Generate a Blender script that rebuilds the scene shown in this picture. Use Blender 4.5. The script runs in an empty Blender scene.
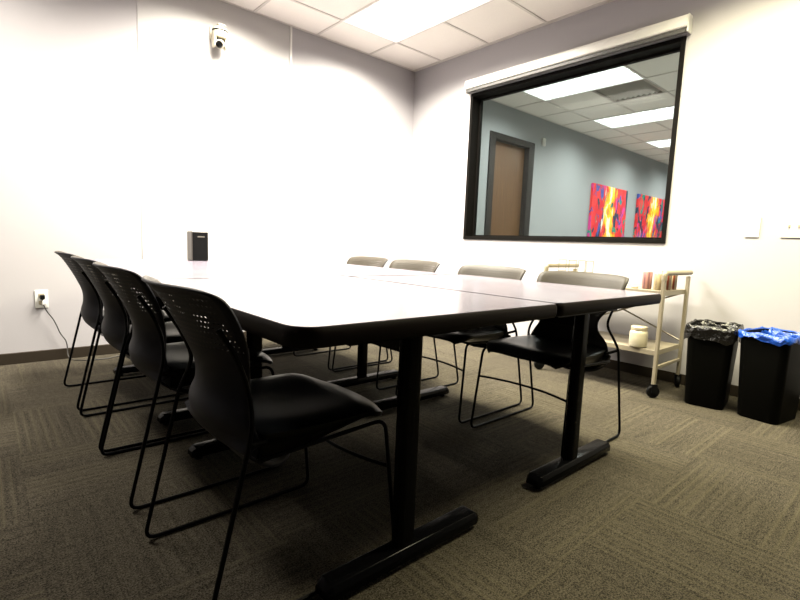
import bpy, bmesh, math, random
from mathutils import Vector, Matrix
random.seed(4)
D=bpy.data; SC=bpy.context.scene; COL=SC.collection
H=2.791; ZT=.729
# ------------------------------------------------------------------ materials
def newmat(n):
    m=D.materials.new(n); m.use_nodes=True
    nt=m.node_tree; nt.nodes.clear()
    o=nt.nodes.new('ShaderNodeOutputMaterial'); p=nt.nodes.new('ShaderNodeBsdfPrincipled')
    nt.links.new(p.outputs[0],o.inputs[0]); return m,nt,p,o
def N(nt,t,**k):
    n=nt.nodes.new(t)
    for a,b in k.items(): setattr(n,a,b)
    return n
def mathn(nt,op,a,b=None,c=None):
    n=nt.nodes.new('ShaderNodeMath'); n.operation=op
    for i,v in enumerate((a,b,c)):
        if v is None: continue
        if isinstance(v,(int,float)): n.inputs[i].default_value=v
        else: nt.links.new(v,n.inputs[i])
    return n.outputs[0]
def mixc(nt,f,a,b,mode='MIX'):
    n=nt.nodes.new('ShaderNodeMix'); n.data_type='RGBA'; n.blend_type=mode
    for s,v in ((0,f),(6,a),(7,b)):
        if isinstance(v,(int,float)): n.inputs[s].default_value=v
        elif isinstance(v,tuple): n.inputs[s].default_value=(*v,1) if len(v)==3 else v
        else: nt.links.new(v,n.inputs[s])
    return n.outputs[2]
def coords(nt,kind='Object'):
    tc=N(nt,'ShaderNodeTexCoord'); return tc.outputs[kind]
def noise(nt,vec,scale,detail=2,rough=.5):
    n=N(nt,'ShaderNodeTexNoise'); n.inputs['Scale'].default_value=scale; n.inputs['Detail'].default_value=detail
    n.inputs['Roughness'].default_value=rough
    if vec is not None: nt.links.new(vec,n.inputs['Vector'])
    return n
def bump(nt,p,h,strength=.2,dist=.002):
    b=N(nt,'ShaderNodeBump'); b.inputs['Strength'].default_value=strength; b.inputs['Distance'].default_value=dist
    nt.links.new(h,b.inputs['Height']); nt.links.new(b.outputs[0],p.inputs['Normal'])
def mat(n,c,rough=.5,metal=0,var=.06,scale=40,bmp=0,coat=0,spec=.5):
    m,nt,p,o=newmat(n)
    v=coords(nt); no=noise(nt,v,scale,3)
    a=tuple(x*(1-var) for x in c); b=tuple(min(1,x*(1+var)) for x in c)
    nt.links.new(mixc(nt,no.outputs[0],a,b),p.inputs['Base Color'])
    p.inputs['Roughness'].default_value=rough; p.inputs['Metallic'].default_value=metal
    p.inputs['Coat Weight'].default_value=coat; p.inputs['Specular IOR Level'].default_value=spec
    if bmp: bump(nt,p,no.outputs[0],bmp,.001)
    return m
def emis(n,c,s):
    m,nt,p,o=newmat(n)
    p.inputs['Base Color'].default_value=(*[.8]*3,1)
    p.inputs['Emission Color'].default_value=(*c,1); p.inputs['Emission Strength'].default_value=s
    return m
M={}
WALLC=(.35,.336,.350)
M['wall']=mat('painted_wall',WALLC,.75,var=.015,scale=90,bmp=.08)
M['panel']=mat('whiteboard_panel',(.40,.388,.388),.55,var=.01,scale=60)
M['wall2']=mat('grey_painted_wall',(.33,.345,.355),.8,var=.02,scale=60,bmp=.05)
M['base']=mat('dark_vinyl_base',(.027,.021,.015),.6,spec=.08)
M['white']=mat('white_plastic',(.62,.61,.58),.4,var=.02)
M['ptz']=mat('white_housing',(.46,.42,.33),.4,var=.02)
M['lens']=mat('black_glass_lens',(.004,.004,.004),.08)
M['black']=mat('black_plastic',(.003,.003,.0035),.5,spec=.12)
M['wallblk']=mat('unseen_darkened_wall',(.05,.048,.05),.8)  # walls behind the camera, darkened to stand in for an unlit side
M['frameblk']=mat('black_window_frame',(.003,.0025,.002),.6,spec=.06)
M['greyalu']=mat('grey_hem_bar',(.07,.068,.066),.5,metal=.2)
M['rod']=mat('black_powder_coated_rod',(.002,.002,.0025),.45,spec=.06)
M['tleg']=mat('black_steel_leg',(.0025,.0025,.003),.18,spec=.05)
M['edge']=mat('dark_edge_band',(.005,.003,.0025),.5,spec=.06)
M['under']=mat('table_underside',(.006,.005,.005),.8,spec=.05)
M['seat']=mat('black_seat_vinyl',(.002,.0025,.003),.30,spec=.16,scale=200)
M['cart']=mat('beige_painted_steel',(.22,.19,.137),.45,var=.05)
M['rubber']=mat('black_rubber',(.003,.003,.003),.6,spec=.1)
M['jar']=mat('cream_ceramic',(.41,.37,.27),.3,var=.03)
M['jarlid']=mat('cream_lid',(.35,.30,.21),.35)
M['wire']=mat('cream_wire',(.13,.11,.06),.4)
M['cord']=mat('dark_cord',(.03,.028,.025),.5)
M['grid']=mat('ceiling_grid_white',(.60,.56,.53),.5,var=.02)
M['bronze']=mat('dark_bronze_frame',(.022,.020,.018),.5,var=.08,scale=8,spec=.2)
M['louver']=mat('white_louver',(.85,.85,.84),.3,var=.01)
M['ventgrey']=mat('grey_vent',(.30,.27,.24),.6)
M['bin']=mat('black_bin_plastic',(.002,.002,.0015),.5,spec=.05)
M['redbit']=mat('red_brown_lid',(.35,.13,.07),.5,var=.4,scale=60)
M['knob']=mat('dark_knob',(.05,.05,.04),.4)
M['silver']=mat('silver_mesh',(.6,.58,.5),.35,metal=.6,var=.3,scale=300)
M['greyside']=mat('grey_side_plastic',(.12,.11,.095),.4)

# laminate
m,nt,p,o=newmat('lavender_white_laminate'); v=coords(nt)
n1=noise(nt,v,220,2); n2=noise(nt,v,3,2)
c=mixc(nt,n1.outputs[0],(.132,.118,.146),(.152,.136,.168)); nt.links.new(c,p.inputs['Base Color'])
r=mathn(nt,'MULTIPLY_ADD',n2.outputs[0],.06,.20); nt.links.new(r,p.inputs['Roughness'])
bump(nt,p,n1.outputs[0],.03,.0005); M['lam']=m
# ceiling tile
m,nt,p,o=newmat('acoustic_ceiling_tile'); v=coords(nt)
n1=noise(nt,v,160,3,.7); n2=noise(nt,v,1.3,1)
c=mixc(nt,n1.outputs[0],(.74,.69,.65),(.86,.82,.78)); nt.links.new(c,p.inputs['Base Color'])
p.inputs['Roughness'].default_value=.9; bump(nt,p,n1.outputs[0],.3,.002); M['tile']=m
# carpet
def carpet(name,x0,y0,T,ca,cb,cc):
    m,nt,p,o=newmat(name); v=coords(nt)
    s=N(nt,'ShaderNodeSeparateXYZ'); nt.links.new(v,s.inputs[0]); X,Y=s.outputs[0],s.outputs[1]
    ux=mathn(nt,'DIVIDE',mathn(nt,'SUBTRACT',X,x0),T); uy=mathn(nt,'DIVIDE',mathn(nt,'SUBTRACT',Y,y0),T)
    ix=mathn(nt,'FLOOR',ux); iy=mathn(nt,'FLOOR',uy)
    par=mathn(nt,'FLOORED_MODULO',mathn(nt,'ADD',mathn(nt,'ADD',ix,iy),1.),2.)
    cell=N(nt,'ShaderNodeCombineXYZ'); nt.links.new(ix,cell.inputs[0]); nt.links.new(iy,cell.inputs[1])
    wn=N(nt,'ShaderNodeTexWhiteNoise'); wn.noise_dimensions='3D'; nt.links.new(cell.outputs[0],wn.inputs[0])
    # coordinate across the stripes: Y for even tiles, X for odd
    a=mathn(nt,'ADD',mathn(nt,'MULTIPLY',Y,mathn(nt,'SUBTRACT',1.,par)),mathn(nt,'MULTIPLY',X,par))
    b=mathn(nt,'ADD',mathn(nt,'MULTIPLY',X,mathn(nt,'SUBTRACT',1.,par)),mathn(nt,'MULTIPLY',Y,par))
    off=mathn(nt,'MULTIPLY',wn.outputs[0],7.)
    # irregular stripe field
    vec=N(nt,'ShaderNodeCombineXYZ'); nt.links.new(mathn(nt,'MULTIPLY',mathn(nt,'ADD',a,off),60.),vec.inputs[0]); nt.links.new(mathn(nt,'MULTIPLY',b,1.2),vec.inputs[1]); nt.links.new(off,vec.inputs[2])
    st=noise(nt,vec.outputs[0],1,2,.7)
    band=noise(nt,None,1,1); v2=N(nt,'ShaderNodeCombineXYZ'); nt.links.new(mathn(nt,'MULTIPLY',mathn(nt,'ADD',a,off),5.),v2.inputs[0]); nt.links.new(off,v2.inputs[1]); nt.links.new(v2.outputs[0],band.inputs['Vector'])
    lines=mathn(nt,'PINGPONG',mathn(nt,'MULTIPLY',mathn(nt,'ADD',a,off),1/.016),1.)
    lines=mathn(nt,'POWER',lines,3.)
    bs=mathn(nt,'MULTIPLY',lines,mathn(nt,'GREATER_THAN',band.outputs[0],.53))
    yarn=noise(nt,v,200,3,.9)
    mid=noise(nt,v,45,3,.7)
    f=mathn(nt,'ADD',mathn(nt,'MULTIPLY',mathn(nt,'SUBTRACT',st.outputs[0],.5),.75),.45)
    f=mathn(nt,'ADD',f,mathn(nt,'MULTIPLY',mathn(nt,'SUBTRACT',yarn.outputs[0],.5),5.0))
    f=mathn(nt,'ADD',f,mathn(nt,'MULTIPLY',mathn(nt,'SUBTRACT',mid.outputs[0],.5),1.0))
    cl=N(nt,'ShaderNodeClamp'); nt.links.new(f,cl.inputs[0])
    c=mixc(nt,cl.outputs[0],ca,cb)
    c=mixc(nt,mathn(nt,'MULTIPLY',bs,.38),c,cc)
    tint=mathn(nt,'MULTIPLY_ADD',wn.outputs[0],.18,.91)
    hsv=N(nt,'ShaderNodeHueSaturation'); nt.links.new(c,hsv.inputs['Color']); nt.links.new(tint,hsv.inputs['Value'])
    nt.links.new(hsv.outputs[0],p.inputs['Base Color'])
    p.inputs['Roughness'].default_value=1; p.inputs['Specular IOR Level'].default_value=.1
    hh=mathn(nt,'ADD',yarn.outputs[0],mathn(nt,'MULTIPLY',st.outputs[0],.8)); bump(nt,p,hh,.6,.004)
    return m
M['carpet']=carpet('striped_carpet_tile',-1.866,-3.42,.575,(.009,.0075,.0058),(.088,.076,.055),(.092,.080,.050))
# chair shell with perforated upper band
m,nt,p,o=newmat('perforated_grey_shell'); v=coords(nt)
s=N(nt,'ShaderNodeSeparateXYZ'); nt.links.new(v,s.inputs[0])
no=noise(nt,v,350,2)
c=mixc(nt,no.outputs[0],(.028,.0235,.018),(.040,.034,.026)); nt.links.new(c,p.inputs['Base Color'])
p.inputs['Roughness'].default_value=.5; p.inputs['Specular IOR Level'].default_value=.14
S=.0135
fy=mathn(nt,'SUBTRACT',mathn(nt,'FLOORED_MODULO',mathn(nt,'DIVIDE',s.outputs[1],S),1.),.5)
fz=mathn(nt,'SUBTRACT',mathn(nt,'FLOORED_MODULO',mathn(nt,'DIVIDE',s.outputs[2],S),1.),.5)
dd=mathn(nt,'ADD',mathn(nt,'POWER',mathn(nt,'ABSOLUTE',fy),2.),mathn(nt,'POWER',mathn(nt,'ABSOLUTE',fz),2.))
hole=mathn(nt,'LESS_THAN',dd,.045)
zone=mathn(nt,'MULTIPLY',mathn(nt,'GREATER_THAN',s.outputs[2],.63),mathn(nt,'LESS_THAN',s.outputs[2],.775))
zone=mathn(nt,'MULTIPLY',zone,mathn(nt,'LESS_THAN',mathn(nt,'ABSOLUTE',s.outputs[1]),.195))
al=mathn(nt,'SUBTRACT',1.,mathn(nt,'MULTIPLY',hole,zone)); nt.links.new(al,p.inputs['Alpha']); M['shellfront']=m
m2=m.copy(); m2.name='perforated_black_shell'; M['shell']=m2
for nn in m2.node_tree.nodes:
    if nn.type=='MIX': nn.inputs[6].default_value=(.007,.007,.011,1); nn.inputs[7].default_value=(.011,.011,.017,1)
    if nn.type=='BSDF_PRINCIPLED': nn.inputs['Specular IOR Level'].default_value=.16; nn.inputs['Roughness'].default_value=.5
# glass
m=D.materials.new('tinted_glass'); m.use_nodes=True; nt=m.node_tree; nt.nodes.clear()
o=N(nt,'ShaderNodeOutputMaterial'); t=N(nt,'ShaderNodeBsdfTransparent'); g=N(nt,'ShaderNodeBsdfGlossy'); mx=N(nt,'ShaderNodeMixShader'); fr=N(nt,'ShaderNodeFresnel')
t.inputs[0].default_value=(.88,.92,.90,1); g.inputs['Roughness'].default_value=.0; g.inputs[0].default_value=(.8,.8,.8,1); fr.inputs[0].default_value=1.14
nt.links.new(fr.outputs[0],mx.inputs[0]); nt.links.new(t.outputs[0],mx.inputs[1]); nt.links.new(g.outputs[0],mx.inputs[2]); nt.links.new(mx.outputs[0],o.inputs[0]); M['glass']=m
# wood door
m,nt,p,o=newmat('brown_wood_veneer'); v=coords(nt); mp=N(nt,'ShaderNodeMapping'); nt.links.new(v,mp.inputs[0]); mp.inputs['Scale'].default_value=(14,14,1.2)
n1=noise(nt,mp.outputs[0],2.2,5,.6); c=mixc(nt,n1.outputs[0],(.075,.036,.015),(.17,.088,.035)); nt.links.new(c,p.inputs['Base Color']); p.inputs['Roughness'].default_value=.4; M['wood']=m
# bin liners
def bag(n,ca,cb,r):
    m,nt,p,o=newmat(n); v=coords(nt); n1=noise(nt,v,28,4,.6); vo=N(nt,'ShaderNodeTexVoronoi'); vo.inputs['Scale'].default_value=22; nt.links.new(v,vo.inputs['Vector'])
    nt.links.new(mixc(nt,n1.outputs[0],ca,cb),p.inputs['Base Color']); p.inputs['Roughness'].default_value=r
    bump(nt,p,mathn(nt,'ADD',n1.outputs[0],vo.outputs[0]),1,.012); return m
M['bagblack']=bag('black_liner_film',(.002,.002,.002),(.005,.0045,.004),.25)
M['bagblue']=bag('blue_liner_film',(.002,.025,.20),(.010,.075,.42),.28)
# paintings
def painting(n,seed):
    m,nt,p,o=newmat(n); v=coords(nt); s=N(nt,'ShaderNodeSeparateXYZ'); nt.links.new(v,s.inputs[0])
    U,V=s.outputs[0],s.outputs[2]
    def field(sx,sz,off,sc,det=3):
        mp=N(nt,'ShaderNodeMapping'); nt.links.new(v,mp.inputs[0]); mp.inputs['Scale'].default_value=(sx,1,sz); mp.inputs['Location'].default_value=(off,off*.7,off*1.3); mp.inputs['Rotation'].default_value=(0,.35*math.sin(off*3),0)
        k=noise(nt,mp.outputs[0],sc,det,.55); k.inputs['Distortion'].default_value=1.2; return k.outputs[0]
    c=mixc(nt,mathn(nt,'GREATER_THAN',field(1.2,.8,seed,2.2),.47),(.72,.03,.04),(.85,.05,.05))
    def layer(c,f,th,col,w=.03):
        r=N(nt,'ShaderNodeMapRange'); r.inputs[1].default_value=th; r.inputs[2].default_value=th+w; nt.links.new(f,r.inputs[0]); return mixc(nt,r.outputs[0],c,col)
    c=layer(c,field(1.6,.9,seed+2,2.4),.56,(.75,.06,.30))
    c=layer(c,field(3.5,1.4,seed+5,1.6),.55,(.03,.05,.09))
    c=layer(c,field(3,1.5,seed+7,1.8),.60,(.02,.28,.20))
    c=layer(c,field(2.5,1.2,seed+9,2.0),.61,(.06,.10,.38))
    # central yellow-orange streak
    wob=mathn(nt,'MULTIPLY',mathn(nt,'SUBTRACT',field(1,1.2,seed+11,1.6),.5),.9)
    d=mathn(nt,'ABSOLUTE',mathn(nt,'SUBTRACT',mathn(nt,'ADD',U,wob),mathn(nt,'MULTIPLY',V,.12)))
    k=mathn(nt,'SUBTRACT',.24,d)
    st=mathn(nt,'ADD',mathn(nt,'MULTIPLY',k,1.2),mathn(nt,'MULTIPLY',field(5,.8,seed+13,2),.6))
    c=layer(c,st,.34,(.95,.32,.02)); c=layer(c,st,.42,(1,.62,.03)); c=layer(c,st,.53,(.95,.92,.70))
    c=layer(c,field(3.2,1.1,seed+15,2.1),.66,(.80,.82,.75))
    nt.links.new(c,p.inputs['Base Color']); p.inputs['Roughness'].default_value=.5; return m
M['paint1']=painting('abstract_paint_streaks',1.3); M['paint2']=painting('abstract_paint_splashes',6.1)
# striped can wrapper
def canmat(n,ca,cb):
    m,nt,p,o=newmat(n); v=coords(nt); s=N(nt,'ShaderNodeSeparateXYZ'); nt.links.new(v,s.inputs[0])
    an=mathn(nt,'ARCTAN2',s.outputs[1],s.outputs[0]); k=mathn(nt,'SINE',mathn(nt,'MULTIPLY',an,7.)); zz=mathn(nt,'SINE',mathn(nt,'MULTIPLY',s.outputs[2],600.))
    f=mathn(nt,'GREATER_THAN',mathn(nt,'ADD',k,mathn(nt,'MULTIPLY',zz,.35)),.1)
    nt.links.new(mixc(nt,f,ca,cb),p.inputs['Base Color']); p.inputs['Roughness'].default_value=.35; return m
M['can1']=canmat('pink_striped_wrapper',(.30,.15,.13),(.15,.07,.075)); M['can2']=canmat('tan_wrapper',(.30,.24,.14),(.22,.17,.10)); M['can3']=canmat('red_brown_striped_wrapper',(.27,.21,.13),(.15,.03,.012))

# ------------------------------------------------------------------ geometry helpers
def obj(name,bm,m,parent=None,loc=(0,0,0),rz=0,smooth=False,bev=0,solid=0,auto=True):
    me=D.meshes.new(name); bmesh.ops.recalc_face_normals(bm,faces=bm.faces); bm.to_mesh(me); bm.free()
    if smooth:
        for f in me.polygons: f.use_smooth=True
        if auto and hasattr(me,'set_sharp_from_angle'): me.set_sharp_from_angle(angle=math.radians(38))
    mm=m if isinstance(m,(list,tuple)) else [m]
    for x in mm: me.materials.append(x)
    o=D.objects.new(name,me); COL.objects.link(o); o.location=loc; o.rotation_euler=(0,0,rz)
    if parent: o.parent=parent
    if bev:
        b=o.modifiers.new('bevel','BEVEL'); b.width=bev; b.segments=3; b.limit_method='ANGLE'; b.harden_normals=False
    if solid:
        s=o.modifiers.new('thickness','SOLIDIFY'); s.thickness=solid; s.offset=0
    return o
def tag(o,label,cat,group=None):
    o['label']=label; o['category']=cat
    if group: o['group']=group
    return o
def thing(name,label,cat,loc=(0,0,0),rz=0,group=None):
    o=D.objects.new(name,None); COL.objects.link(o); o.empty_display_size=.1; o.location=loc; o.rotation_euler=(0,0,rz)
    return tag(o,label,cat,group)
def struct(name,bm,m,parent=None,**k):
    o=obj(name,bm,m,parent,**k)
    if not parent: o['kind']='structure'
    return o
def BM(): return bmesh.new()
def box(bm,x0,x1,y0,y1,z0,z1):
    vs=[bm.verts.new((x,y,z)) for x in(x0,x1) for y in(y0,y1) for z in(z0,z1)]
    for f in((0,1,3,2),(4,6,7,5),(0,4,5,1),(2,3,7,6),(0,2,6,4),(1,5,7,3)): bm.faces.new([vs[i] for i in f])
    return bm
def B(*a): return box(BM(),*a)
def fillet(pts,r,n=5):
    P=[Vector(p) for p in pts]; out=[P[0]]
    for i in range(1,len(P)-1):
        a,b,c=P[i-1],P[i],P[i+1]; u=(a-b); w=(c-b); lu,lw=u.length,w.length; rr=min(r,lu*.45,lw*.45)
        p0=b+u/lu*rr; p1=b+w/lw*rr
        for k in range(n+1):
            t=k/n; out.append((1-t)**2*p0+2*t*(1-t)*b+t*t*p1)
    out.append(P[-1]); return out
def tube(bm,pts,r,seg=8,fr=0,closed=False,flat=None):
    P=fillet(pts,fr) if fr else [Vector(p) for p in pts]
    rings=[]; nrm=None
    for i,p in enumerate(P):
        if closed: t=(P[(i+1)%len(P)]-P[i-1]).normalized()
        else: t=(P[min(i+1,len(P)-1)]-P[max(i-1,0)]).normalized()
        if nrm is None:
            nrm=t.orthogonal().normalized() if flat is None else Vector(flat)
        nrm=(nrm-t*nrm.dot(t)).normalized(); b=t.cross(nrm)
        rings.append([bm.verts.new(p+(nrm*math.cos(2*math.pi*k/seg)+b*math.sin(2*math.pi*k/seg))*r) for k in range(seg)])
    for i in range(len(rings)-(0 if closed else 1)):
        a,b=rings[i],rings[(i+1)%len(rings)]
        for k in range(seg): bm.faces.new((a[k],a[(k+1)%seg],b[(k+1)%seg],b[k]))
    if not closed:
        bm.faces.new(rings[0][::-1]); bm.faces.new(rings[-1])
    return bm
def lathe(bm,prof,seg=24,c=(0,0,0),axis='Z'):
    rings=[]
    for r,z in prof:
        ring=[]
        for k in range(seg):
            a=2*math.pi*k/seg; x,y=r*math.cos(a),r*math.sin(a)
            q=(x,y,z) if axis=='Z' else ((z,x,y) if axis=='X' else (x,z,y))
            ring.append(bm.verts.new((q[0]+c[0],q[1]+c[1],q[2]+c[2])))
        rings.append(ring)
    for i in range(len(rings)-1):
        a,b=rings[i],rings[i+1]
        for k in range(seg): bm.faces.new((a[k],a[(k+1)%seg],b[(k+1)%seg],b[k]))
    bm.faces.new(rings[0][::-1]); bm.faces.new(rings[-1]); return bm
def rrect(x0,x1,y0,y1,rad,n=6):
    # rad: single or four radii (corners x1y1, x0y1, x0y0, x1y0)
    R=[rad]*4 if isinstance(rad,(int,float)) else rad
    out=[]
    for (cx,cy,a0),r in zip(((x1,y1,0),(x0,y1,90),(x0,y0,180),(x1,y0,270)),R):
        sx=-1 if cx==x1 else 1; sy=-1 if cy==y1 else 1
        for k in range(n+1):
            a=math.radians(a0+90*k/n); out.append((cx+sx*r+r*math.cos(a),cy+sy*r+r*math.sin(a)))
    return out
def stack(bm,loops,cap=True):
    # loops: list of (list of (x,y)), z
    rings=[[bm.verts.new((x,y,z)) for x,y in L] for L,z in loops]
    for a,b in zip(rings,rings[1:]):
        n=len(a)
        for k in range(n): bm.faces.new((a[k],a[(k+1)%n],b[(k+1)%n],b[k]))
    if cap: bm.faces.new(rings[0][::-1]); bm.faces.new(rings[-1])
    return bm
def dup(root,loc,rz,label,group=None):
    r=root.copy(); COL.objects.link(r); r.location=loc; r.rotation_euler=(0,0,rz); r['label']=label
    if group: r['group']=group
    for ch in list(root.children):
        c=ch.copy(); COL.objects.link(c); c.parent=r
        for g in list(ch.children):
            d=g.copy(); COL.objects.link(d); d.parent=c
    return r

# ------------------------------------------------------------------ setting
XW,YS=-5.6,-6.6       # far ends of the meeting room behind the camera
XE=9.6; YE=-4.2       # the observation room beyond the window
struct('floor',B(XW-.12,0.0,YS-.12,.12,-.05,0),M['carpet'])
struct('wall_back',B(XW-.12,0.0,0,.12,0,H+.08),M['wall'])
struct('wall_left',B(XW-.12,XW,YS-.12,0,0,H+.08),M['wallblk'])
struct('wall_front',B(XW,0.14,YS-.12,YS,0,H+.08),M['wallblk'])
# right wall with the window hole
wy0,wy1,wz0,wz1=-2.729,-.838,.986,2.38
bm=BM(); box(bm,0,.14,YS,wy0,0,H+.08); box(bm,0,.14,wy1,.12,0,H+.08); box(bm,0,.14,wy0,wy1,0,wz0); box(bm,0,.14,wy0,wy1,wz1,H+.08)
struct('wall_right',bm,M['wall'])
# projecting panel of the back wall with an edge trim
struct('wall_back_panel',B(-2.74,-1.518,-.004,0,0.075,H),M['panel'])
struct('trim_1',B(-1.518,-1.500,-.012,0,0.075,H),M['white'])
for n,a in (('baseboard_back',(XW,-.008,-.024,-.012 if 0 else 0,0,.074)),('baseboard_right',(-.008,0,YS,0,0,.074)),('baseboard_left',(XW,XW+.008,YS,0,0,.074))):
    if n=='baseboard_back': a=(XW,-.009,-.022,0,0,.074)
    struct(n,B(*a),M['base'],bev=.002)
# ceilings : cells of the grid with holes for fixtures
G=.6096
def ceiling(name,xs,ys,holes,tilemat):
    bm=BM()
    for xa,xb in zip(xs,xs[1:]):
        for ya,yb in zip(ys,ys[1:]):
            cx,cy=(xa+xb)/2,(ya+yb)/2
            if any(h[0]<cx<h[1] and h[2]<cy<h[3] for h in holes): continue
            box(bm,xa,xb,ya,yb,H,H+.02)
    return struct(name,bm,tilemat)
def bars(name,xs,ys,x0,x1,y0,y1,holes):
    bm=BM(); w=.011
    for x in xs[1:-1]:
        for ya,yb in zip(ys,ys[1:]):
            if any(h[0]+.05<x<h[1]-.05 and h[2]<(ya+yb)/2<h[3] for h in holes): continue
            box(bm,x-w,x+w,ya,yb,H-.006,H-.0005)
    for y in ys[1:-1]:
        for xa,xb in zip(xs,xs[1:]):
            if any(h[2]+.05<y<h[3]-.05 and h[0]<(xa+xb)/2<h[1] for h in holes): continue
            box(bm,xa+w,xb-w,y-w,y+w,H-.006,H-.0005)
    # wall angles
    box(bm,x0,x1,y1-.02,y1,H-.006,H-.0005); box(bm,x1-.02,x1,y0,y1-.02,H-.006,H-.0005); box(bm,x0,x1,y0,y0+.02,H-.006,H-.0005); box(bm,x0,x0+.02,y0+.02,y1-.02,H-.006,H-.0005)
    return struct(name,bm,M['grid'])
def lines(first,step,lo,hi):
    a=[first]
    while a[-1]-step>lo: a.append(a[-1]-step)
    a=[lo]+a[::-1]
    while a[-1]+step<hi: a.append(a[-1]+step)
    a.append(hi); return a
xs=lines(-.638,G,XW,-0.0); ys=lines(-.424,G,YS,0)
xA,yA=-.638,-.424
def rect(i,j): # 2x4 fixture with its corner i,j cells away
    return (xA-(i+1)*G,xA-i*G,yA-(j+2)*G,yA-j*G)
HOLES=[rect(0,0),rect(2,0),rect(0,4),rect(5,0)]
ceiling('ceiling',xs,ys,HOLES,M['tile']); bars('trim_2',xs,ys,XW,0,YS,0,HOLES)
# fixtures
EM=emis('fluorescent_diffuser',(1,.97,.90),5.); EM2=emis('fluorescent_diffuser_cool',(.97,1,.97),4.5); OFF=M['white']
def troffer(r,label,em,power,spread,col,group,louver=True):
    x0,x1,y0,y1=r; cx,cy=(x0+x1)/2,(y0+y1)/2; w,l=(x1-x0)/2,(y1-y0)/2
    t=thing('ceiling_light',label,'ceiling light',(cx,cy,H-.004),0,group)
    bm=BM(); f=.014
    for a in ((-w,w,-l,-l+f),(-w,w,l-f,l),(-w,-w+f,-l+f,l-f),(w-f,w,-l+f,l-f)): box(bm,*a,-.004,.07)
    box(bm,-w,w,-l,l,.07,.08); obj('frame',bm,M['louver'],t)
    obj('diffuser',B(-w+f,w-f,-l+f,l-f,.05,.055),em,t)
    if louver:
        bm=BM(); n=12
        for k in range(1,n):
            y=-l+f+(2*l-2*f)*k/n; box(bm,-w+f,w-f,y-.002,y+.002,.0,.048)
        for k in (1,2):
            x=-w+f+(2*w-2*f)*k/3; box(bm,x-.003,x+.003,-l+f,l-f,.0,.048)
        obj('louver',bm,M['louver'],t)
    if power:
        L=D.lights.new('fluorescent_tubes','AREA'); L.shape='RECTANGLE'; L.size=2*w-.06; L.size_y=2*l-.06; L.energy=power; L.color=col; L.spread=math.radians(spread)
        lo=D.objects.new('fluorescent_tubes',L); COL.objects.link(lo); lo.location=(0,0,-.006); lo.parent=t
    return t
PW=238; SPR=151; LC=(1,.935,.80)
gl='ceiling lights of the meeting room'
troffer(HOLES[0],'bright white recessed ceiling light above the far right of the long table',EM,PW,SPR,LC,gl)
troffer(HOLES[1],'recessed ceiling light above the row of chairs on the left',EM,PW,SPR,LC,gl)
troffer(HOLES[2],'recessed ceiling light above the near end of the room beside the bins',EM,PW*.8,SPR,(1,.925,.62),gl)
troffer(HOLES[3],'added unseen ceiling light brightening the left end of the back wall',EM,PW*.33,SPR,LC,gl)  # extra fixture added out of view to brighten the left wall strip
# window
fr=BM(); t1=.026
box(fr,-.012,.15,wy0-.004,wy0+t1,wz0-.004,wz1+.004); box(fr,-.012,.15,wy1-t1,wy1+.004,wz0-.004,wz1+.004)
box(fr,-.012,.15,wy0+t1,wy1-t1,wz0-.004,wz0+t1); box(fr,-.012,.15,wy0+t1,wy1-t1,wz1-t1,wz1+.004)
w=struct('window_1',fr,M['frameblk'],bev=.002)
obj('glass_pane',B(.11,.116,wy0+t1,wy1-t1,wz0+t1,wz1-t1),M['glass'],w)
bm=BM(); 
for a in ((wy0+t1,wy0+t1+.016,wz0+t1,wz1-t1),(wy1-t1-.016,wy1-t1,wz0+t1,wz1-t1)): box(bm,.095,.130,*a)
for a in ((wz0+t1,wz0+t1+.016),(wz1-t1-.016,wz1-t1)): box(bm,.095,.130,wy0+t1+.016,wy1-t1-.016,*a)
obj('glazing_bead',bm,M['frameblk'],w)
# roller shade
t=thing('roller_shade','white roller shade cassette mounted above the black framed window','roller shade',(0,-1.785,2.415))
L=.945+.028
bm=BM(); prof=[(-.002,0.0),(-.075,0.0),(-.083,.008),(-.083,.062),(-.075,.078),(-.002,.092)]
va=[bm.verts.new((x,-L,z)) for x,z in prof]; vb=[bm.verts.new((x,L,z)) for x,z in prof]
n=len(prof)
for k in range(n): bm.faces.new((va[k],va[(k+1)%n],vb[(k+1)%n],vb[k]))
bm.faces.new(va[::-1]); bm.faces.new(vb); obj('cassette',bm,M['white'],t,bev=.003)
bm=BM(); box(bm,-.074,-.046,-L+.012,L-.02,-.032,-.005); obj('hem_bar',bm,M['greyalu'],t,bev=.004)
obj('fabric_roll',tube(BM(),[(-.045,-L+.012,.03),(-.045,L-.012,.03)],.022,12),M['greyalu'],t,smooth=True)
for s in(-1,1): obj('end_bracket',B(-.07,-.002,s*L-.004 if s>0 else -L-.004,s*L+.004 if s>0 else -L+.004,-.03,.085),M['white'],t,bev=.002)
# wall plates
t=thing('wall_plate','plain white blank wall plate to the left of the light switch','wall plate',(-.0,-3.237,1.097))
obj('plate',B(-.007,-.001,-.037,.037,-.064,.064),M['white'],t,bev=.003)
for z in(-.04,.04): obj('screw',lathe(BM(),[(.003,-.009),(.003,-.007)],10,(0,0,z),'X'),M['white'],t)
t=thing('light_switch','white double toggle light switch plate near the right picture edge','light switch',(-.0,-3.442,1.097))
obj('plate',B(-.007,-.001,-.060,.060,-.064,.064),M['white'],t,bev=.003)
for y in(-.023,.023):
    bm=BM(); box(bm,-.018,-.006,y-.005,y+.005,-.001,.014); obj('toggle',bm,M['jarlid'],t,bev=.001)
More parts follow.
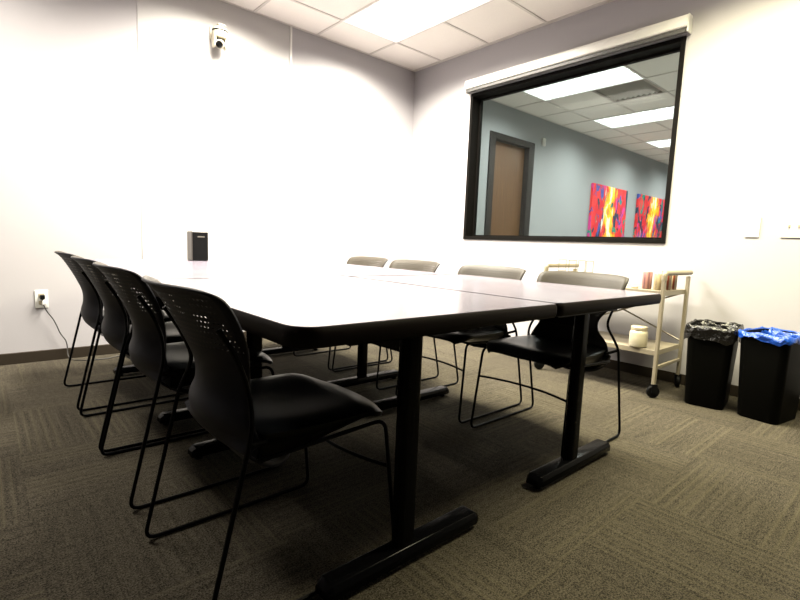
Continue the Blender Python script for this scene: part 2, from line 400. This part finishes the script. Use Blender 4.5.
# outlet + plug + cord
t=thing('power_outlet','white duplex power outlet low on the back wall','power outlet',(-3.374,0,.432))
obj('plate',B(-.037,.037,-.006,0,-.062,.062),M['white'],t,bev=.003)
for z in (-.024,.024):
    bm=BM(); stack(bm,[([(a,b) for a,b in rrect(-.016,.016,-.013,.013,.008)],0)] ,cap=False) if 0 else None
    box(bm,-.016,.016,-.009,-.005,z-.013,z+.013); k=obj('socket',bm,M['jarlid'],t,bev=.004)
t=thing('power_plug','dark power plug with its cord running down to the floor along the wall','power plug',(-3.370,-.009,.446))
obj('plug_body',B(-.013,.013,-.034,0,-.014,.016),M['black'],t,bev=.004)
pts=[(0,-.02,-.012),(.004,-.028,-.05),(.02,-.03,-.10),(.05,-.028,-.145),(.072,-.026,-.20),(.09,-.025,-.26),(.122,-.028,-.31),(.128,-.03,-.36),(.124,-.05,-.415),(.145,-.10,-.4405),(.23,-.16,-.4405),(.34,-.17,-.4405),(.46,-.11,-.4405),(.60,-.12,-.4405),(.75,-.10,-.4405)]
bm=BM(); tube(bm,pts,.0035,6,fr=.03); obj('power_cord',bm,M['cord'],t,smooth=True)
obj('wall_adapter',B(-.005,.022,-.03,0,-.052,-.022),M['white'],t,bev=.004)
# PTZ camera on the wall
t=thing('wall_camera','small white pan tilt camera with black lens mounted high on back wall panel','camera',(-2.175,-.008,2.468))
bm=BM(); box(bm,-.05,.05,-.012,0,-.01,.09); obj('mounting_plate',bm,M['ptz'],t,bev=.004)
bm=BM(); box(bm,-.028,.028,-.13,-.01,.077,.088); obj('bracket_arm',bm,M['ptz'],t,bev=.003)
bm=BM(); lathe(bm,[(.046,-.012),(.056,-.006),(.058,.03),(.058,.052),(.052,.066),(.040,.074)],28,(0,-.085,0)); obj('base_housing',bm,M['ptz'],t,smooth=True)
bm=BM(); lathe(bm,[(.0588,.036),(.0588,.046)],28,(0,-.085,0)); obj('dark_band',bm,M['black'],t,smooth=True)
bm=BM(); box(bm,-.054,-.036,-.115,-.055,-.082,.0); box(bm,.036,.054,-.115,-.055,-.082,.0); box(bm,-.036,.036,-.112,-.058,-.012,.0); obj('yoke',bm,M['ptz'],t,bev=.006)
bm=BM(); lathe(bm,[(.012,-.05),(.03,-.045),(.035,-.02),(.035,.03),(.03,.04)],20,(0,0,0),'Y'); hd=obj('camera_head',bm,M['ptz'],t,loc=(0,-.09,-.052),smooth=True); hd.rotation_euler=(math.radians(22),0,math.radians(-28))
bm=BM(); lathe(bm,[(.010,-.062),(.024,-.058),(.028,-.045)],20,(0,0,0),'Y'); k=obj('lens',bm,M['lens'],hd,smooth=True)

# ------------------------------------------------------------------ observation room beyond the window
x2=.14
M['carpet2']=mat('grey_carpet',(.42,.41,.38),.95,var=.1,scale=200)  # unseen floor, made pale to bounce light up to the ceiling
struct('floor_2',B(x2,XE,YE,0,-.05,0),M['carpet2'])
bm=BM(); dx0,dx1,dz=1.385,2.32,2.39
box(bm,x2,dx0,0,.12,0,H+.08); box(bm,dx1,XE+.1,0,.12,0,H+.08); box(bm,dx0,dx1,0,.12,dz,H+.08); box(bm,dx0-.05,dx1+.05,.14,.16,0,dz+.1)
struct('wall_back_observation',bm,M['wall2'])
struct('wall_far_observation',B(XE,XE+.1,YE,0,0,H+.08),M['wall2'])
struct('wall_front_observation',B(x2,XE+.1,YE-.1,YE,0,H+.08),M['wall2'])
XA2,YA2=1.20,-.485
xs2=lines(XA2,G,x2,XE); ys2=lines(YA2,G,YE,0)
def R2(i,j): return (XA2+i*G,XA2+(i+1)*G,YA2-(j+2)*G,YA2-j*G)
H2=[R2(0,0),(XA2+3*G,XA2+4*G,YA2-2*G,YA2),(XA2+6*G,XA2+7*G,YA2-2*G,YA2),(XA2+9*G,XA2+10*G,YA2-2*G,YA2)]
V2=(XA2+G,XA2+2*G,YA2-2*G,YA2-G)
ceiling('ceiling_2',xs2,ys2,H2+[V2],M['tile']); bars('trim_3',xs2,ys2,x2,XE,YE,0,H2+[V2])
g2='ceiling lights beyond the window'
LB=['nearest lit ceiling light seen through the window','second lit ceiling light seen through the window, beyond the return vent','small third lit ceiling light seen through the window at its right edge','farthest ceiling light of the room beyond the window']
PW2=47
for r,lb in zip(H2,LB): troffer(r,lb,EM2,PW2,150,(1,1,.96),g2)
t=thing('ceiling_vent','grey louvered return air vent in the ceiling beyond the window','ceiling vent',((V2[0]+V2[1])/2,(V2[2]+V2[3])/2,H-.004))
bm=BM(); w_=G/2
for a in ((-w_,w_,-w_,-w_+.03),(-w_,w_,w_-.03,w_),(-w_,-w_+.03,-w_+.03,w_-.03),(w_-.03,w_,-w_+.03,w_-.03)): box(bm,*a,-.003,.03)
box(bm,-w_,w_,-w_,w_,.05,.06); obj('frame',bm,M['ventgrey'],t)
for k in range(9):
    y=-w_+.05+k*.063; bm=BM(); va=[bm.verts.new(q) for q in((-w_+.03,y,.03),(w_-.03,y,.03),(w_-.03,y+.04,0),(-w_+.03,y+.04,0))]; bm.faces.new(va); obj('slat',bm,M['ventgrey'],t,solid=.003)
# door
bm=BM(); fw=.075
box(bm,dx0-.04,dx0+fw,-.02,.14,0,dz+.02); box(bm,dx1-.10,dx1+.03,-.02,.14,0,dz+.02); box(bm,dx0+fw,dx1-.10,-.02,.14,dz-.06,dz+.02)
d=struct('door_1',bm,M['bronze'],bev=.004)
lf=obj('door_leaf',B(dx0+fw+.004,dx1-.104,.06,.105,.01,dz-.064),M['wood'],d,bev=.002)
bm=BM(); tube(bm,[(dx0+.16,.06,1.0),(dx0+.16,.01,1.0),(dx0+.28,.01,1.0)],.009,8,fr=.01); obj('door_handle',bm,M['silver'],lf,smooth=True)
# paintings
for x0,x1,m_,lb in ((4.09,5.40,M['paint1'],'left abstract painting in red, yellow and green streaks beyond the window'),(5.89,7.2,M['paint2'],'right abstract painting in red, orange and blue, cut off by the window frame')):
    w_=(x1-x0)/2
    o=obj('painting',B(-w_,w_,-.02,.02,-.62,.62),m_,loc=((x0+x1)/2,-.022,1.435)); tag(o,lb,'painting','abstract paintings beyond the window')
t=thing('wall_sensor','small white sensor high on the wall right of the door beyond the window','sensor',(2.57,0,2.47))
obj('sensor_body',B(-.04,.04,-.03,0,-.06,.05),M['white'],t,bev=.01); bm=BM(); lathe(bm,[(.018,-.036),(.022,-.03)],14,(0,0,-.02),'Y'); obj('sensor_dome',bm,M['white'],t,smooth=True)

# ------------------------------------------------------------------ tables
def table(x0,x1,y0,y1,rads,feet,cx,label,seed=0,footlen=.60):
    mx,my=(x0+x1)/2,(y0+y1)/2
    t=thing('folding_table',label,'table',(mx,my,0),0,'tables pushed together into one long table')
    w,l=(x1-x0)/2,(y1-y0)/2
    bm=BM(); stack(bm,[(rrect(-w+.006,w-.006,-l+.006,l-.006,[max(.002,r-.006) for r in rads]),ZT-.004),(rrect(-w+.006,w-.006,-l+.006,l-.006,[max(.002,r-.006) for r in rads]),ZT)])
    obj('tabletop',bm,M['lam'],t)
    # bullnose edge band
    bm=BM(); T=.046; lo=[]
    for k in range(9):
        a=math.pi*k/8; ins=.010*(1-math.sin(a)) if 1 else 0
        ins=.012*(1-math.sin(a)**.6)
        z=ZT-.0005-T/2+T/2*math.cos(a)
        lo.append((rrect(-w+ins,w-ins,-l+ins,l-ins,[max(.002,r-ins) for r in rads]),z))
    # ring (outer skin) then flat bottom
    stack(bm,lo,cap=False)
    inn=rrect(-w+.04,w-.04,-l+.04,l-.04,.01)
    obj('edge_band',bm,M['edge'],t,smooth=True)
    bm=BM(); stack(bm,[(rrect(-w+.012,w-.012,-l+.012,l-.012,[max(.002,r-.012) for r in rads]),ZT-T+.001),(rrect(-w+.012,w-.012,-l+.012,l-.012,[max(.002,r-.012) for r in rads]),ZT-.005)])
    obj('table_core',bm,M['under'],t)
    fx=cx-mx
    for fy in feet:
        y=fy-my
        bm=BM(); stack(bm,[(rrect(fx-.033,fx+.033,y-.022,y+.022,.018),.03),(rrect(fx-.033,fx+.033,y-.022,y+.022,.018),ZT-.075)]); c=obj('column',bm,M['tleg'],t,smooth=True,loc=(-.018,0,0))
        h=footlen/2
        bm=BM(); pr=[(-.036,.018),(-.036,.040),(-.026,.055),(.026,.055),(.036,.040),(.036,.018)]
        A=[]
        for xx,s in ((fx-h,.75),(fx-h+.02,1),(fx+h-.02,1),(fx+h,.75)):
            A.append([bm.verts.new((xx,y+a*s,.018+(b-.018)*(.6+.4*(s==1)))) for a,b in pr])
        for a,b in zip(A,A[1:]):
            for k in range(6): bm.faces.new((a[k],a[(k+1)%6],b[(k+1)%6],b[k]))
        bm.faces.new(A[0][::-1]); bm.faces.new(A[-1]); ft=obj('foot',bm,M['tleg'],t,smooth=True,bev=.003)
        for s in(-1,1):
            bm=BM(); lathe(bm,[(.016,0),(.018,.006),(.010,.010),(.006,.022)],12,(fx+s*(h-.035),y,0)); obj('glide',bm,M['rubber'],ft,smooth=True)
        bm=BM(); box(bm,fx-.24,fx+.24,y-.025,y+.025,ZT-.075,ZT-.046); obj('top_bracket',bm,M['tleg'],t,bev=.003)
    bm=BM(); box(bm,fx-.015,fx+.015,feet[0]-my+.02,feet[1]-my-.02,ZT-.13,ZT-.075); obj('crossbeam',bm,M['tleg'],t)
    return t
r0=.012
table(-3.222,-2.272,-3.255,-2.055,[r0,r0,.065,.015],(-3.13,-2.14),-2.785,'near left table with rounded front corner, nearest to the camera',footlen=.58)
table(-2.265,-1.402,-3.250,-2.072,[r0,r0,.04,.012],(-3.13,-2.14),-1.86,'near right table ending in front of the metal cart',footlen=.58)
table(-3.222,-2.272,-2.047,-.40,[.05,.05,r0,r0],(-1.69,-.68),-2.785,'far left table carrying the black speaker box',footlen=.58)
table(-2.265,-1.460,-2.047,-.40,[.05,.05,r0,r0],(-1.69,-.68),-1.86,'far right table near the corner of the room, beyond a seam',footlen=.58)

# ------------------------------------------------------------------ chairs
def interp(P,t):
    t=max(0,min(.99999,t))*(len(P)-1); i=int(t); f=t-i
    p0=P[max(i-1,0)];p1=P[i];p2=P[i+1];p3=P[min(i+2,len(P)-1)]
    return tuple(.5*((2*b)+(c-a)*f+(2*a-5*b+4*c-d)*f*f+(-a+3*b-3*c+d)*f**3) for a,b,c,d in zip(p0,p1,p2,p3))
BOFF=1
def make_chair():
    t=thing('sled_base_chair','x','chair')
    # backrest: (u, z, halfwidth)
    P=[(.27,.338,.10),(.205,.334,.175),(.148,.352,.205),(.098,.395,.212),(.080,.45,.195),(.090,.505,.155),(.088,.560,.155),(.066,.620,.198),(.034,.685,.226),(.004,.735,.231),(-.021,.757,.225)]
    bm=BM(); ns,nt_=40,20; V=[]
    for i in range(ns+1):
        u,z,w=interp(P,i/ns); row=[]
        for j in range(nt_+1):
            s=-1+2*j/nt_
            cv=.058*s*s if z>.40 else .02*s*s
            zz=z+(0 if i<ns-6 else -.010*abs(s)**6*(i-ns+6)/6)
            y=w*s
            row.append(bm.verts.new((u-.26-.012+cv,y,zz)))
        V.append(row)
    for i in range(ns):
        for j in range(nt_): bm.faces.new((V[i][j],V[i][j+1],V[i+1][j+1],V[i+1][j]))
    bk=obj('backrest',bm,[M['shellfront'],M['shell']],t,smooth=True,solid=.007,auto=False); bk.modifiers[0].material_offset=BOFF; bk.modifiers[0].material_offset_rim=1
    # seat: closed volume
    bm=BM(); rows=[]; nx,ny=18,16
    def hw(x): # half width along depth -1..1
        return .226*(1-.10*max(0,-x)**2)*(1-max(0,(x-.55)/.45)**3*.22)
    for i in range(nx+1):
        k=-1+2*i/nx; u=.14+(.505-.14)*(i/nx); top=[];bot=[]
        for j in range(ny+1):
            s=-1+2*j/ny; y=hw(k)*s
            zt=.438-.012*math.cos(s*math.pi/2)*(1-abs(k)**2)-.030*max(0,(k-.55)/.45)**2-.012*abs(s)**6
            zb=.332+.065*(i/nx) + .03*abs(s)**4
            zb=min(zb,zt-.010)
            if abs(s)>.999 : zb=zt-.012
            uu=u+ (.018*(1-s*s) if i==nx else 0)
            top.append(bm.verts.new((uu-.26,y,zt))); bot.append(bm.verts.new((uu-.26,y*.98,zb)))
        rows.append((top,bot))
    for i in range(nx):
        (a,b),(c,d)=rows[i],rows[i+1]
        for j in range(ny):
            bm.faces.new((a[j],a[j+1],c[j+1],c[j])); bm.faces.new((b[j],d[j],d[j+1],b[j+1]))
        bm.faces.new((a[0],c[0],d[0],b[0])); bm.faces.new((a[ny],b[ny],d[ny],c[ny]))
    for (a,b),f in((rows[0],1),(rows[-1],0)):
        for j in range(ny): bm.faces.new((a[j],b[j],b[j+1],a[j+1]))
    obj('seat',bm,M['seat'],t,smooth=True)
    R=.0058
    for s in(-1,1):
        pts=[(.050,.195,.672),(.088,.195,.61),(.118,.183,.535),(.112,.222,.475),(.098,.240,.43),(.0,.24,R+.001),(.52,.24,R+.001),(.478,.225,.397),(.13,.218,.375)]
        bm=BM(); tube(bm,[(a-.26,b*s,c) for a,b,c in pts],R,8,fr=.035); f=obj('sled_frame',bm,M['rod'],t,smooth=True)
        bm=BM(); tube(bm,[(-.26+.098,s*.236,.425),(-.26+.15,s*.205,.41)],.007,8); obj('bracket',bm,M['rod'],f,smooth=True)
    bm=BM(); pts=[(.495-.26-.045*(1-s*s),.233*s,.262) for s in [x/8-1 for x in range(17)]]
    tube(bm,pts,.005,8); obj('stretcher',bm,M['rod'],t,smooth=True)
    for q in [t]+list(t.children)+[g for c in t.children for g in c.children]:
        if q.type=='MESH': q.data.transform(Matrix.Diagonal((1.056,1.03,1.045,1)))
    return t
ch=make_chair()
gL='chairs along the left side of the table'; gR='chairs along the right side of the table'
LL=[(-1.035,'black sled-base chair on the left side, farthest in the row, nearest the outlet'),(-1.625,'black sled-base chair on the left side, second from the back wall'),(-2.16,'black sled-base chair on the left side, second nearest to the camera'),(-2.85,'black sled-base chair on the left side, nearest to the camera, in deep shadow')]
for i,(y,lb) in enumerate(LL):
    if i==0: c=ch; c.location=(-3.075,y,0); c['label']=lb; c['group']=gL
    else: c=dup(ch,(-3.075,y,0),0,lb,gL)
RR=[(-1.055,'sled-base chair on the right side, farthest, nearest to the room corner'),(-1.60,'sled-base chair on the right side, second from the room corner'),(-2.275,'sled-base chair on the right side, between the middle of the table and the window'),(-2.848,'sled-base chair on the right side, nearest to the cart, black seat sticking out')]
for y,lb in RR: dup(ch,(-1.608,y,0),math.pi,lb,gR)

# ------------------------------------------------------------------ speaker box on the table
t=thing('speaker','black box shaped speaker standing upright on the far left table','speaker',(-2.505,-.535,ZT+.0005))
obj('body',B(-.058,.058,-.052,.055,0,.208),M['greyside'],t,bev=.008)
obj('front_grille',B(-.052,.052,-.058,-.050,.004,.202),M['black'],t,bev=.003)
obj('logo_plate',B(-.02,.028,-.0595,-.0575,.166,.174),M['greyside'],t)
obj('top_mesh',B(-.045,.045,-.04,.045,.2075,.2095),M['silver'],t)

# ------------------------------------------------------------------ cart
cx0,cx1,cy0,cy1=-.517,-.100,-2.935,-2.115
t=thing('utility_cart','beige metal utility cart on black casters against the right wall','cart',((cx0+cx1)/2,(cy0+cy1)/2,0))
ox,oy=(cx0+cx1)/2,(cy0+cy1)/2; a_,b_=(cx1-cx0)/2,(cy1-cy0)/2
def shelf(z,name):
    bm=BM(); box(bm,-a_+.01,a_-.01,-b_+.01,b_-.01,z-.004,z)
    for q in ((-a_+.008,a_-.008,-b_+.008,-b_+.012),(-a_+.008,a_-.008,b_-.012,b_-.008),(-a_+.008,-a_+.012,-b_+.012,b_-.012),(a_-.012,a_-.008,-b_+.012,b_-.012)): box(bm,*q,z-.032,z)
    obj(name,bm,M['cart'],t,bev=.001)
shelf(.676,'shelf'); shelf(.300,'shelf')
CA={(-1,-1):-.75,(1,-1):.5,(-1,1):-.6,(1,1):.2}
for sx in(-1,1):
    for sy in(-1,1):
        bm=BM(); x=sx*a_; y=sy*b_; box(bm,x-.015,x+.015,y-.010 if 1 else 0,y+.010,.085,.765); obj('post',bm,M['cart'],t,bev=.003)
        bm=BM(); lathe(bm,[(.006,-.011),(.036,-.011),(.040,-.006),(.040,.006),(.036,.011),(.006,.011)],20,(0,0,.041),'Y'); w_=obj('caster',bm,M['rubber'],t,loc=(x,y,0),rz=CA[(sx,sy)],smooth=True)
        bm=BM(); box(bm,-.016,.016,-.018,-.014,.035,.09); box(bm,-.016,.016,.014,.018,.035,.09); box(bm,-.016,.016,-.018,.018,.083,.09); obj('caster_fork',bm,M['black'],w_)
for sy in(-1,1):
    bm=BM(); y=sy*b_; tube(bm,[(-a_,y,.745),(-a_,y,.790),(a_+.03,y,.790)],.017,10,fr=.03); obj('push_handle',bm,M['cart'],t,smooth=True)
    bm=BM(); box(bm,-a_+.014,a_-.014,y-.008,y+.008,.185,.205); obj('end_rail',bm,M['cart'],t,bev=.002)
for s in(-1,1):
    bm=BM(); tube(bm,[(a_,-b_*s,.32),(a_,b_*s,.66)],.006,6); obj('cross_brace',bm,M['cart'],t)
# jar
t=thing('jar','cream ceramic jar with lid on the lower shelf of the cart','jar',(-.475,-2.80,.3005))
bm=BM(); lathe(bm,[(.042,0),(.052,.006),(.055,.02),(.055,.092),(.050,.106),(.045,.110)],28); obj('body',bm,M['jar'],t,smooth=True)
bm=BM(); lathe(bm,[(.047,.110),(.050,.113),(.050,.130),(.046,.135),(.02,.138)],28); obj('lid',bm,M['jarlid'],t,smooth=True)
# cans
for x,y,mm,lb,h in ((-.40,-2.79,M['can1'],'pinkish striped can on the cart, leftmost of the cans',.112),(-.415,-2.868,M['can2'],'tan can on the cart just behind the front post',.105),(-.34,-2.885,M['can3'],'red and brown striped can on the cart near the handle',.110),(-.24,-2.885,M['can3'],'red brown can at the wall side of the cart top',.110)):
    t=thing('can',lb,'can',(x,y,.6765),0,'cans on the top shelf of the cart')
    bm=BM(); lathe(bm,[(.026,0),(.029,.004),(.029,h-.006),(.026,h-.002)],24); obj('can_body',bm,mm,t,smooth=True)
    bm=BM(); lathe(bm,[(.0265,h-.002),(.0265,h+.001),(.02,h+.001)],24); obj('can_lid',bm,M['silver'],t,smooth=True)
for x,y,z,lb in ((-.34,-2.885,.7885,'small reddish sachet lying on the front can at the cart handle'),(-.24,-2.885,.7885,'small reddish sachet lying on the wall side can')):
    bm=BM(); box(bm,-.020,.020,-.030,.030,0,.008); tag(obj('sachet',bm,M['redbit'],loc=(x,y,z),rz=.5,bev=.003),lb,'sachet','sachets on the cans')
bm=BM(); lathe(bm,[(.018,0),(.022,.003),(.022,.012),(.016,.016)],18); tag(obj('lid_disc',bm,M['jarlid'],loc=(-.45,-2.735,.6765),smooth=True),'small cream disc lying on the cart beside the pink can','lid')
# wire rack at far end of the cart
t=thing('wire_rack','thin cream wire rack standing on the far end of the cart','wire rack',(-.45,-2.325,.677))
def loop(y,x0,x1,z1): bm=BM(); tube(bm,[(x0,y,.002),(x1,y,.002),(x1,y,z1),(x0,y,z1),(x0,y,.003)],.0022,6); return bm
for y0_,y1_ in ((.04,.12),(-.09,-.03)):
    for xx in(-.05,.05):
        bm=BM(); tube(bm,[(xx,y0_,.002),(xx,y1_,.002),(xx,y1_,.16),(xx,y0_,.16)],.0022,6,closed=True); obj('wire_frame',bm,M['wire'],t)
for y in(-.09,-.03,.04,.12):
    bm=BM(); tube(bm,[(-.05,y,.16),(.05,y,.16)],.0022,6); tube(bm,[(-.05,y,.08),(.05,y,.08)],.0022,6); obj('cross_wire',bm,M['wire'],t)
bm=BM(); tube(bm,[(-.05,-.09,.002),(-.05,.12,.002)],.0022,6); tube(bm,[(.05,-.09,.002),(.05,.12,.002)],.0022,6); obj('base_wire',bm,M['wire'],t)
t=thing('cup','small tan cup inside the wire rack on the cart','cup',(-.45,-2.352,.6765))
bm=BM(); lathe(bm,[(.016,0),(.018,.004),(.023,.07),(.023,.072),(.020,.072),(.016,.01)],20); obj('cup_body',bm,M['cart'],t,smooth=True)

# ------------------------------------------------------------------ bins
def make_bin(loc,rz,label,linermat,linlabel,dropb,seed):
    t=thing('waste_bin',label,'waste bin',loc,rz,'waste bins against the right wall')
    w,l,h=.122,.168,.485
    bm=BM(); Ls=[(rrect(-l*.84,l*.84,-w*.82,w*.82,.045,8),0),(rrect(-l*.86,l*.86,-w*.84,w*.84,.045,8),.006),(rrect(-l*.985,l*.985,-w*.98,w*.98,.04,8),h-.03),(rrect(-l*1.03,l*1.03,-w*1.04,w*1.04,.042,8),h-.028),(rrect(-l*1.03,l*1.03,-w*1.04,w*1.04,.042,8),h),(rrect(-l*.97,l*.97,-w*.96,w*.96,.038,8),h),(rrect(-l*.80,l*.80,-w*.78,w*.78,.04,8),.012)]
    stack(bm,Ls); obj('bin_body',bm,M['bin'],t,smooth=True)
    # liner draped over the rim
    rnd=random.Random(seed); bm=BM(); loops=[]
    base=rrect(-l,l,-w,w,.045,14); n=len(base)
    # resample edges densely
    pts=[]
    for i in range(n):
        a=base[i]; b=base[(i+1)%n]; d=math.dist(a,b); k=max(1,int(d/.012))
        for j in range(k): pts.append((a[0]+(b[0]-a[0])*j/k,a[1]+(b[1]-a[1])*j/k))
    n=len(pts); ph=[rnd.uniform(0,6.28) for _ in range(6)]
    def rip(i,amp,f0): return amp*sum(math.sin(2*math.pi*i/n*(f0+5*k)+ph[k])/(k+1) for k in range(4))
    for lev,(s,z,amp) in enumerate(((1.07,h-dropb,.003),(1.08,h-dropb*.55,.003),(1.07,h-.012,.002),(1.045,h+.006,.002),(1.0,h+.008,.002),(.93,h-.02,.002),(.86,h-.08,.005),(.76,h-.20,.006),(.62,h-.36,.006))):
        L=[]
        for i,(x,y) in enumerate(pts):
            r=rip(i,amp,7+3*lev); q=math.hypot(x,y); zz=z+(rip(i,.010,5) if lev==0 else rip(i,.003,9))
            L.append((x*s+x/q*r,y*(s+.02)+y/q*r,zz))
        loops.append([bm.verts.new(p) for p in L])
    for a,b in zip(loops,loops[1:]):
        for k in range(n): bm.faces.new((a[k],a[(k+1)%n],b[(k+1)%n],b[k]))
    bm.faces.new(loops[-1])
    o=obj('bin_liner',bm,linermat,t,smooth=True,auto=False); o['label']=linlabel
    return t
make_bin((-.305,-3.175,0),math.radians(8),'black waste bin with a black liner beside the cart',M['bagblack'],'wrinkled black plastic liner',.075,3)
make_bin((-.305,-3.478,0),math.radians(-10),'black recycling bin with a blue liner at the right edge',M['bagblue'],'bright blue plastic liner',.030,8)

# ------------------------------------------------------------------ world, camera, view
w=D.worlds.new('world'); SC.world=w; w.use_nodes=True; w.node_tree.nodes['Background'].inputs[0].default_value=(.5,.5,.5,1); w.node_tree.nodes['Background'].inputs[1].default_value=.02
cd=D.cameras.new('camera'); cam=D.objects.new('camera',cd); COL.objects.link(cam)
r=Vector((0.75224356,-0.65770488,0.03941975)); u=Vector((0.04619422,0.11232581,0.9925971)); d=Vector((0.65726381,0.74485381,-0.11487853))
mw=Matrix((r,u,-d)).transposed().to_4x4(); mw.translation=(-3.6723,-4.0623,.8983); cam.matrix_world=mw
cd.sensor_fit='HORIZONTAL'; cd.sensor_width=36; cd.lens=476.29/800*36; cd.clip_start=.02; cd.clip_end=60
SC.camera=cam
SC.view_settings.view_transform='Standard'; SC.view_settings.look='None'; SC.view_settings.gamma=1; SC.view_settings.exposure=0
SC.cycles.max_bounces=8; SC.cycles.diffuse_bounces=4; SC.cycles.transparent_max_bounces=16
